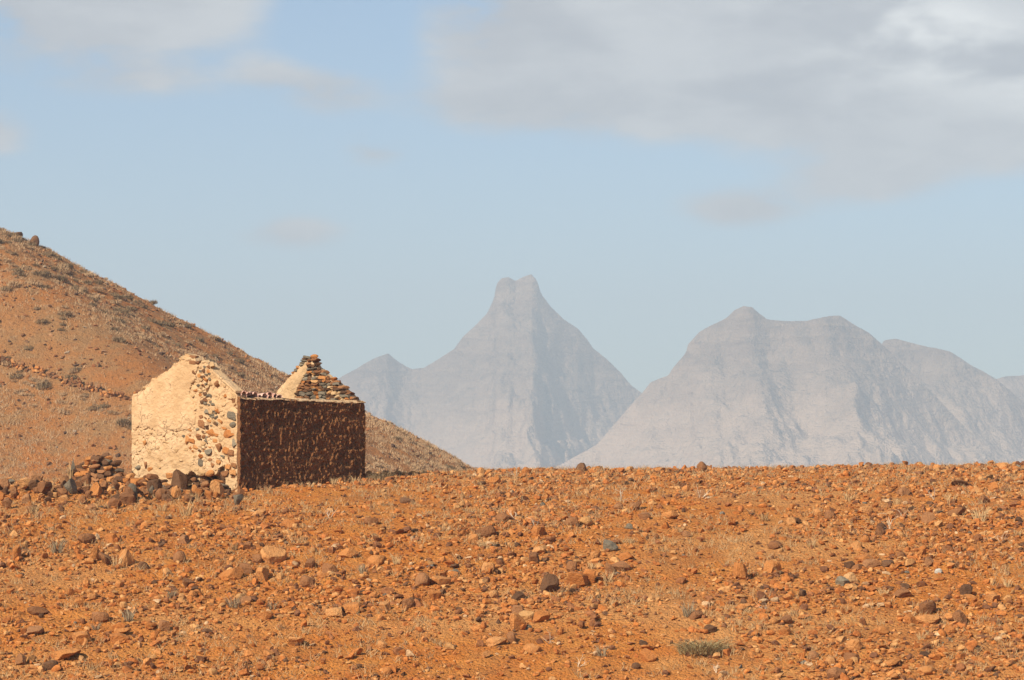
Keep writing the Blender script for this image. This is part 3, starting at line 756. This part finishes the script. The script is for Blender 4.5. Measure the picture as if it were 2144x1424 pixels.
# heap of tumbled stones left of the ruin
n = 0
while n < 130:
    px = random.uniform(-.19, -.094); y = random.uniform(69.8, 75.6); x = px * y
    s, t = to_local(x, y)
    if s > -1.0 and t < 5.2: continue
    core = math.exp(-((y - 73.2 - .05 * (x + 12)) / 1.5) ** 2)
    if px > -.135 and y < 72 and random.random() < .85: continue
    if random.random() > .2 + core: continue
    w = random.choice([.12, .14, .16, .18, .2, .22, .25, .28, .36]) * random.uniform(.85, 1.1)
    if any((x - a) ** 2 + ((y - b) * .8) ** 2 < (.62 * (w / 2 + c)) ** 2 for a, b, c in ALL_ROCKS): continue
    q = random.random(); m = 'o' if q < .38 else 'b' if q < .74 else 'd' if q < .92 else 'g'
    size = 'large' if w > .29 else 'medium' if w > .19 else 'small'
    spot = ('far left end' if px < -.172 else 'middle of the heap' if px < -.152 else 'next to the dry stone wall' if px < -.132 else 'before the cream gable') + (', upper side' if y > 73 else ', lower side')
    rock(x, y, w, w * random.uniform(.55, .95), m, f'{size} {WORD[m]} rock in the rubble heap, {spot}', f'{size} {WORD[m]} rocks in the rubble heap {spot}', sink=.12, dz=.14 * core * random.random(), kind='block')
    n += 1

# the larger of the scattered rocks
def litter(x, y):
    """0..1: how stony the earth is here"""
    c = .5 + .9 * fbm(x * .30, y * .30, oct=3, seed=131)
    band = 1 - .9 * np.exp(-((x - (2.2 + .27 * (y - 54) + .5 * np.sin(y * .6))) / 1.1) ** 2) * (y < 72)      # bare worn strip
    apron = 1 - .75 * np.exp(-((x + 4.5 - .1 * (y - 72)) / 3.2) ** 2 - ((y - 72.5) / 2.6) ** 2)
    right = 1 + .5 * smooth(x, 4, 10)
    return np.clip(c, .15, 1) * band * apron * right


n = 0
while n < 40:
    y = random.uniform(51.5, 86); x = random.uniform(-.185, .185) * y
    if random.random() > float(litter(x, y)): continue
    s, t = to_local(x, y)
    if -.9 < s < 5.8 and -.25 < t < 5.2: continue
    w = random.choice([.2, .22, .24, .26, .3]) * random.uniform(.9, 1.1)
    if any((x - a) ** 2 + (y - b) ** 2 < (1.1 * (w / 2 + c)) ** 2 for a, b, c in ALL_ROCKS): continue
    q = random.random(); m = 'o' if q < .60 else 'b' if q < .93 else 'd'
    l, g = rock_label(x, y, w, m); rock(x, y, w, w * random.uniform(.45, .8), m, l, g); n += 1

# ------------------------------------------------------------------ loose stones: too many to count
PAL = np.array([(.51, .182, .046), (.56, .235, .072), (.59, .30, .11), (.45, .155, .042), (.31, .125, .048), (.21, .09, .042), (.14, .07, .035), (.18, .15, .11), (.60, .38, .20)])
PW = np.array([.22, .21, .14, .15, .14, .08, .035, .003, .018]); PW = PW / PW.sum()


def pebble_mass(name, label, XY, W, zf, mat, sub, seed, pal=PAL, pw=PW, flat=(.35, .9)):
    rg = np.random.default_rng(seed); n = len(XY); B = [rock_geo(sub, rg, 8, .1, (.32, .8)) for _ in range(18)]
    P0 = np.array([b[0] for b in B]); F0 = B[0][1]; nvp = P0.shape[1]
    idx = rg.integers(0, 18, n); P = P0[idx].copy()
    sc = np.c_[W * rg.uniform(.8, 1.3, n), W * rg.uniform(.6, 1.0, n), W * rg.uniform(*flat, n)]
    P *= sc[:, None, :]
    a = rg.uniform(-.4, .4, n); ca, sa = np.cos(a)[:, None], np.sin(a)[:, None]
    P[:, :, 0], P[:, :, 2] = P[:, :, 0] * ca - P[:, :, 2] * sa, P[:, :, 0] * sa + P[:, :, 2] * ca
    a = rg.uniform(0, 6.28, n); ca, sa = np.cos(a)[:, None], np.sin(a)[:, None]
    P[:, :, 0], P[:, :, 1] = P[:, :, 0] * ca - P[:, :, 1] * sa, P[:, :, 0] * sa + P[:, :, 1] * ca
    z = zf(XY[:, 0], XY[:, 1]) + sc[:, 2] * rg.uniform(.1, .4, n)
    P += np.c_[XY, z][:, None, :]
    col = pal[rg.choice(len(pal), n, p=pw)] * rg.uniform(.8, 1.15, (n, 1))
    F = (F0[None] + (np.arange(n) * nvp)[:, None, None]).reshape(-1, 3)
    me = mesh_np(name, P.reshape(-1, 3), F, [mat], False, np.repeat(col, nvp, 0))
    return obj(name, me, kind='stuff', label=label)


def scatter(n, w_lo, w_hi, power, rg, y0=50.5, y1=89, litter_w=True):
    Y = rg.uniform(y0, y1, n * 3); X = rg.uniform(-.20, .20, n * 3) * Y
    p = litter(X, Y) if litter_w else np.ones(len(X)); k = rg.random(len(X)) < p * .9 + .08
    s, t = to_local(X, Y); k &= ~((s > .0) & (s < 5.5) & (t > .0) & (t < 3.8))
    X, Y = X[k][:n], Y[k][:n]
    W = w_lo + (w_hi - w_lo) * rg.random(len(X)) ** power
    return np.c_[X, Y], W


rg = np.random.default_rng(21)
XY, W = scatter(38000, .020, .07, 1.6, rg); pebble_mass('gravel', 'small loose orange stones littering the whole slope', XY, W, ground_z, M['tone'], 0, 31)
XY, W = scatter(20000, .06, .14, 1.7, rg); pebble_mass('loose_stones', 'fist sized orange and brown stones strewn over the slope', XY, W, ground_z, M['tone'], 0, 34)
XY, W = scatter(6500, .11, .23, 2.0, rg); pebble_mass('loose_rubble', 'head sized angular stones strewn over the slope', XY, W, ground_z, M['tone'], 1, 32)
HP = np.array([(.38, .165, .06), (.32, .13, .05), (.21, .10, .045), (.14, .08, .05), (.40, .22, .11), (.42, .30, .19)])


def hill_xy(n, rg, bias=None):
    out = []
    a = rg.uniform(-.185, .0, n * 6); Y = rg.uniform(150, 229, n * 6); X = a * Y
    z = hill_z(X, Y); k = (z > -1.5) & (z > ground_z(X, Y) + .1)
    if bias is not None: k &= rg.random(len(X)) < bias(X, Y)
    return np.c_[X[k], Y[k]][:n]


rg = np.random.default_rng(22)
XY = hill_xy(7000, rg); W = .06 + .30 * rg.random(len(XY)) ** 4.0
pebble_mass('hill_stones', 'scattered brown stones over the hillside', XY, W, hill_z, M['tone'], 0, 33, HP, np.array([.28, .25, .17, .1, .12, .08]))

# ------------------------------------------------------------------ dry stone terrace wall on the hill
TERRACE = [(-36.5, 199.0), (-35.8, 198.6), (-33.6, 197.7), (-32.1, 196.8), (-30.3, 195.7), (-29.2, 195.0), (-27.4, 193.9), (-25.9, 193.3), (-24.1, 193.2)]
# ------------------------------------------------------------------ plants
def tuft_mesh(seed, n, spread, height, width, lean, mat, dome=False):
    rg = np.random.default_rng(seed); V = []; F = []
    for i in range(n):
        a = rg.uniform(0, 6.28); r = spread * rg.random() ** .6 * (.9 if dome else .45); h = height * rg.uniform(.55, 1.05)
        if dome: h *= math.sqrt(max(.15, 1 - (r / spread) ** 2))
        bx, by = r * math.cos(a), r * math.sin(a); la = a + rg.normal() * .7; L = lean * rg.uniform(.3, 1.1) * h
        mx, my = bx + L * .35 * math.cos(la), by + L * .35 * math.sin(la); tx, ty = bx + L * math.cos(la), by + L * math.sin(la)
        f = rg.uniform(0, 6.28); wx, wy = width * math.cos(f) / 2, width * math.sin(f) / 2; k = len(V)
        V += [(bx - wx, by - wy, -.02), (bx + wx, by + wy, -.02), (mx + wx * .8, my + wy * .8, h * .62), (mx - wx * .8, my - wy * .8, h * .62), (tx, ty, h)]
        F += [(k, k + 1, k + 2), (k, k + 2, k + 3), (k + 3, k + 2, k + 4)]
    return mesh_np('tuft', V, F, [M[mat]])


TUFT = {m: [tuft_mesh(400 + i + 50 * j, 46, .5, .8, .030, .8, m) for i in range(5)] for j, m in enumerate(('straw', 'greygrass'))}
TUFTS = """-6.28 64.30 0.37;-3.23 58.76 0.49;-7.93 69.26 0.70;-8.60 70.00 0.52;-11.74 69.76 0.47;-11.93 73.06 0.49;5.94 66.98 0.49;9.40 69.28 0.47;10.94 66.60 0.67;11.43 64.32 0.43;-0.67 63.94 0.39;2.02 60.64 0.51;-10.23 63.98 0.64;-8.69 62.54 0.53;-4.09 56.44 0.34;-7.11 59.44 0.50;-5.74 58.76 0.59;-4.95 58.72 0.43;-7.74 57.50 0.48;-8.34 56.98 0.34;3.54 57.34 0.58;1.73 54.68 0.46;8.37 70.44 0.59;6.69 63.48 0.43;3.83 65.46 0.33;-2.54 62.44 0.42;-3.22 61.48 0.41;10.69 69.32 0.58;7.70 58.90 0.40;7.98 55.40 0.37;10.35 59.40 0.40;1.74 61.70 0.41;2.68 64.32 0.32;-11.02 73.54 0.49;-8.08 72.64 0.49;-4.76 76.18 0.38;-5.33 75.20 0.38;-4.21 76.60 0.51"""
for i, q in enumerate(TUFTS.split(';')):
    x, y, w = map(float, q.split()); m = 'greygrass' if i in (15, 16, 17, 18, 19, 20, 21, 12, 26) else 'straw'
    z = float(ground_z(x, y)); hgt = w * random.uniform(.55, .8)
    word = 'pale straw' if m == 'straw' else 'grey dry'
    obj('grass_tuft', TUFT[m][i % 5], None, (x, y, z), (0, 0, random.uniform(0, 6)), (w * .8, w * .8, hgt), f'{word} grass tuft {zone(x, y)}, {side(x, y)}', 'grass tuft', f'{word} tufts {zone(x, y)} {side(x, y)}')
# stalks before the dry stone wall
x, y = to_world(-1.15, 5.0)
obj('dry_stalks', tuft_mesh(777, 16, .2, 1.0, .018, .18, 'straw'), None, (x, y, float(ground_z(x, y))), (0, 0, 0), (1, 1, .75), 'tall thin dry stalks before the upright grey slab of the dry stone wall', 'dry stalks')
# the one green tussock
obj('tussock', tuft_mesh(778, 620, .5, .44, .016, 1.7, 'olive', True), None, (3.67, 54.86, float(ground_z(3.67, 54.86))), (0, 0, .4), (1.05, .7, .72), 'wide olive green tussock low on the slope, the only greenish one', 'tussock')


x, y = to_world(5.75, -.35)
obj('dark_shrub', tuft_mesh(779, 260, .5, .5, .03, .7, 'scrub', True), None, (x, y, float(ground_z(x, y))), (0, 0, 0), (.75, .6, .55), 'dark low shrub growing at the far corner of the dark wall', 'shrub')


def twig_mesh(seed):
    rg = np.random.default_rng(seed); V = []; F = []
    def limb(p, d, L, r, lev):
        segs = 3
        for s in range(segs):
            q = p + d * L / segs; b = np.cross(d, [0.3, .9, .1]); b /= np.linalg.norm(b); c = np.cross(d, b); k = len(V)
            for pt, rr in ((p, r), (q, r * .8)):
                for a in (0, 2.09, 4.19): V.append(tuple(pt + rr * (b * math.cos(a) + c * math.sin(a))))
            for j in range(3): F.append((k + j, k + (j + 1) % 3, k + 3 + (j + 1) % 3, k + 3 + j))
            p = q; r *= .8; d = d + rg.normal(size=3) * .18; d /= np.linalg.norm(d)
            if lev > 0: limb(p, (lambda v: v / np.linalg.norm(v))(d + rg.normal(size=3) * .6), L * .6, r * .8, lev - 1)
    for _ in range(3):
        d = np.array([rg.normal() * .6, rg.normal() * .6, 1.0]); limb(np.zeros(3), d / np.linalg.norm(d), .8, .028, 1)
    return mesh_np('twig', V, F, [M['twig']])


TW = [twig_mesh(900 + i) for i in range(4)]
for i, q in enumerate('2.71 70.80 0.31;4.70 71.18 0.31;0.73 55.54 0.24;0.06 67.66 0.23;8.71 65.62 0.26;5.13 57.84 0.19;9.22 67.10 0.23;10.42 70.24 0.26;0.53 66.02 0.22;10.96 63.78 0.21;1.25 53.94 0.20;0.10 78.10 0.24;3.85 53.62 0.18;-4.37 68.16 0.25'.split(';')):
    x, y, w = map(float, q.split())
    obj('dead_twig', TW[i % 4], None, (x, y, float(ground_z(x, y)) - .02), (random.uniform(-.4, .4), random.uniform(-.4, .4), random.uniform(0, 6)), (w * 1.3,) * 3, f'bleached dead twig {zone(x, y)}, {side(x, y)}', 'twig', f'dead twigs {zone(x, y)} {side(x, y)}')


def grass_mass():
    rg = np.random.default_rng(55); XY, _ = scatter(5200, .1, .2, 1, rg, litter_w=False)
    c = fbm(XY[:, 0] * .4, XY[:, 1] * .4, oct=3, seed=141); XY = XY[c + .25 * smooth(XY[:, 1], 66, 76) > -.04]
    nb = 13; n = len(XY) * nb; B = np.repeat(XY, nb, 0) + rg.normal(size=(n, 2)) * .06
    z = ground_z(B[:, 0], B[:, 1]); h = rg.uniform(.04, .20, n); a = rg.uniform(0, 6.28, n); L = h * rg.uniform(.3, 1.3, n); f = rg.uniform(0, 6.28, n); w = .0075
    V = np.stack([np.c_[B[:, 0] - w * np.cos(f), B[:, 1] - w * np.sin(f), z - .01], np.c_[B[:, 0] + w * np.cos(f), B[:, 1] + w * np.sin(f), z - .01],
                  np.c_[B[:, 0] + L * np.cos(a), B[:, 1] + L * np.sin(a), z + h]], 1).reshape(-1, 3)
    me = mesh_np('dry_grass', V, np.arange(n * 3).reshape(-1, 3), [M['greystraw']])
    obj('dry_grass', me, kind='stuff', label='thin dry grass blades among the stones of the slope')


grass_mass()

SHRUB = {m: [tuft_mesh(500 + i + 60 * j, 170, .5, .62, .045, .55, m, True) for i in range(6)] for j, m in enumerate(('scrub', 'palescrub'))}
rg = np.random.default_rng(61)
def scrubby(X, Y):
    d = hill_z(X, Y); top = smooth(d / Y, .04, .075)
    return np.clip(.12 + .9 * top * smooth(-X, 2, 30) + .35 * fbm(X * .15, Y * .15, oct=2, seed=151) + .3 * smooth(X, -14, -6), .03, 1)


XY = hill_xy(235, rg, scrubby)
TP = np.array(TERRACE); tk = rg.uniform(0, len(TP) - 1, 26)
XY = np.r_[XY, np.c_[np.interp(tk, np.arange(len(TP)), TP[:, 0]) + rg.normal(size=26) * .3, np.interp(tk, np.arange(len(TP)), TP[:, 1]) - rg.uniform(.9, 2.6, 26)]]
for i, (x, y) in enumerate(XY):
    m = 'palescrub' if rg.random() < .35 or i >= len(XY) - 26 else 'scrub'; w = rg.uniform(.45, 1.25) if i < len(XY) - 26 else rg.uniform(.4, .75); z = float(hill_z(x, y))
    el = z / y; where = 'on the skyline' if y > 220 else 'high on the hill' if el > .055 else 'at mid hillside' if el > .025 else 'low on the hillside'
    hz = 'along the terrace wall' if i >= len(XY) - 26 else 'at the frame edge' if x / y < -.162 else 'left of the ruin' if x / y < -.135 else 'behind the near gable' if x / y < -.09 else 'behind the far gable' if x / y < -.05 else 'on the tail of the hill'
    word = ('large ' if w > 1.0 else 'small ' if w < .7 else 'medium ') + ('olive brown' if m == 'scrub' else 'pale dry')
    obj('shrub', SHRUB[m][i % 6], None, (x, y, z - .03), (0, .2, rg.uniform(0, 6)), (w, w, w * rg.uniform(.5, .75)), f'{word} shrub {where}, {hz}', 'shrub', f'{word} shrubs {where} {hz}')
XY = hill_xy(1, rg)
x, y = -37.6, 224.0
rock(x, y, .68, .72, 'd', 'large dark rounded boulder standing on the hill ridge against the sky', kind='round', zf=hill_z, tilt=.1)
rock(-38.9, 223.6, 1.0, .34, 'd', 'low dark outcrop on the hill ridge beside the rounded boulder', kind='block', zf=hill_z, tilt=.1)


def hill_grass():
    rg = np.random.default_rng(57); XY = hill_xy(8500, rg, lambda X, Y: np.clip(.35 + .8 * fbm(X * .12, Y * .12, oct=3, seed=161) + .5 * smooth(X, -14, -6), .05, 1))
    nb = 9; n = len(XY) * nb; B = np.repeat(XY, nb, 0) + rg.normal(size=(n, 2)) * .12
    z = hill_z(B[:, 0], B[:, 1]); h = rg.uniform(.06, .26, n); a = rg.uniform(0, 6.28, n); L = h * rg.uniform(.2, .9, n); f = rg.uniform(0, 6.28, n); w = .02
    V = np.stack([np.c_[B[:, 0] - w * np.cos(f), B[:, 1] - w * np.sin(f), z - .01], np.c_[B[:, 0] + w * np.cos(f), B[:, 1] + w * np.sin(f), z - .01],
                  np.c_[B[:, 0] + L * np.cos(a), B[:, 1] + L * np.sin(a), z + h]], 1).reshape(-1, 3)
    obj('hill_grass', mesh_np('hill_grass', V, np.arange(n * 3).reshape(-1, 3), [M['palescrub']]), kind='stuff', label='sparse dry grass and low scrub covering the hillside')


hill_grass()


def terrace():
    root = bpy.data.objects.new('terrace_wall', None); C.objects.link(root)
    P = np.array(TERRACE); root.location = (P[0, 0], P[0, 1], float(hill_z(P[0, 0], P[0, 1])))
    root['label'] = 'low tumbled dry stone wall crossing the hillside left of the ruin'; root['category'] = 'stone wall'
    L = np.r_[0, np.cumsum(np.hypot(*np.diff(P, axis=0).T))]; d = 0
    while d < L[-1]:
        w = random.uniform(.24, .46); x = np.interp(d, L, P[:, 0]); y = np.interp(d, L, P[:, 1]); zz = 0
        for c in range(random.choice([1, 2, 2, 3])):
            h = random.uniform(.2, .32); xx, yy = x + random.uniform(-.12, .12), y + random.uniform(-.15, .15)
            if c == 0: zb = float(hill_z(xx, yy)) - .04
            q = random.random(); m = 'b' if q < .5 else 'o' if q < .85 else 'd'
            obj('stone', rock_mesh('block', random.randrange(10), m), root, (xx - root.location.x, yy - root.location.y, zb + zz + h / 2 - root.location.z), (random.uniform(-.4, .4), random.uniform(-.4, .4), random.uniform(0, 6)), (w, w * .8, h))
            zz += h * .8
        d += w * .7


terrace()

# ------------------------------------------------------------------ haze
def haze():
    x0, x1, y0, y1, z0, z1 = -4900, 4900, -300, 6300, -45, 400
    V = [(x, y, z) for x in (x0, x1) for y in (y0, y1) for z in (z0, z1)]
    F = [(0, 1, 3, 2), (4, 6, 7, 5), (0, 4, 5, 1), (2, 3, 7, 6), (0, 2, 6, 4), (1, 5, 7, 3)]
    me = bpy.data.meshes.new('haze'); me.from_pydata(V, [], F); me.update()
    m = bpy.data.materials.new('haze'); m.use_nodes = True; nt = m.node_tree; nt.nodes.clear()
    v = nd(nt, 'ShaderNodeVolumePrincipled', ins={'Color': (.79, .90, 1.0, 1), 'Density': 1.4 / 4500, 'Anisotropy': 0.0})
    nd(nt, 'ShaderNodeOutputMaterial', ins={'Volume': v.outputs[0]})
    me.materials.append(m)
    obj('haze', me, kind='stuff', label='pale haze hanging over the far mountains')


haze()
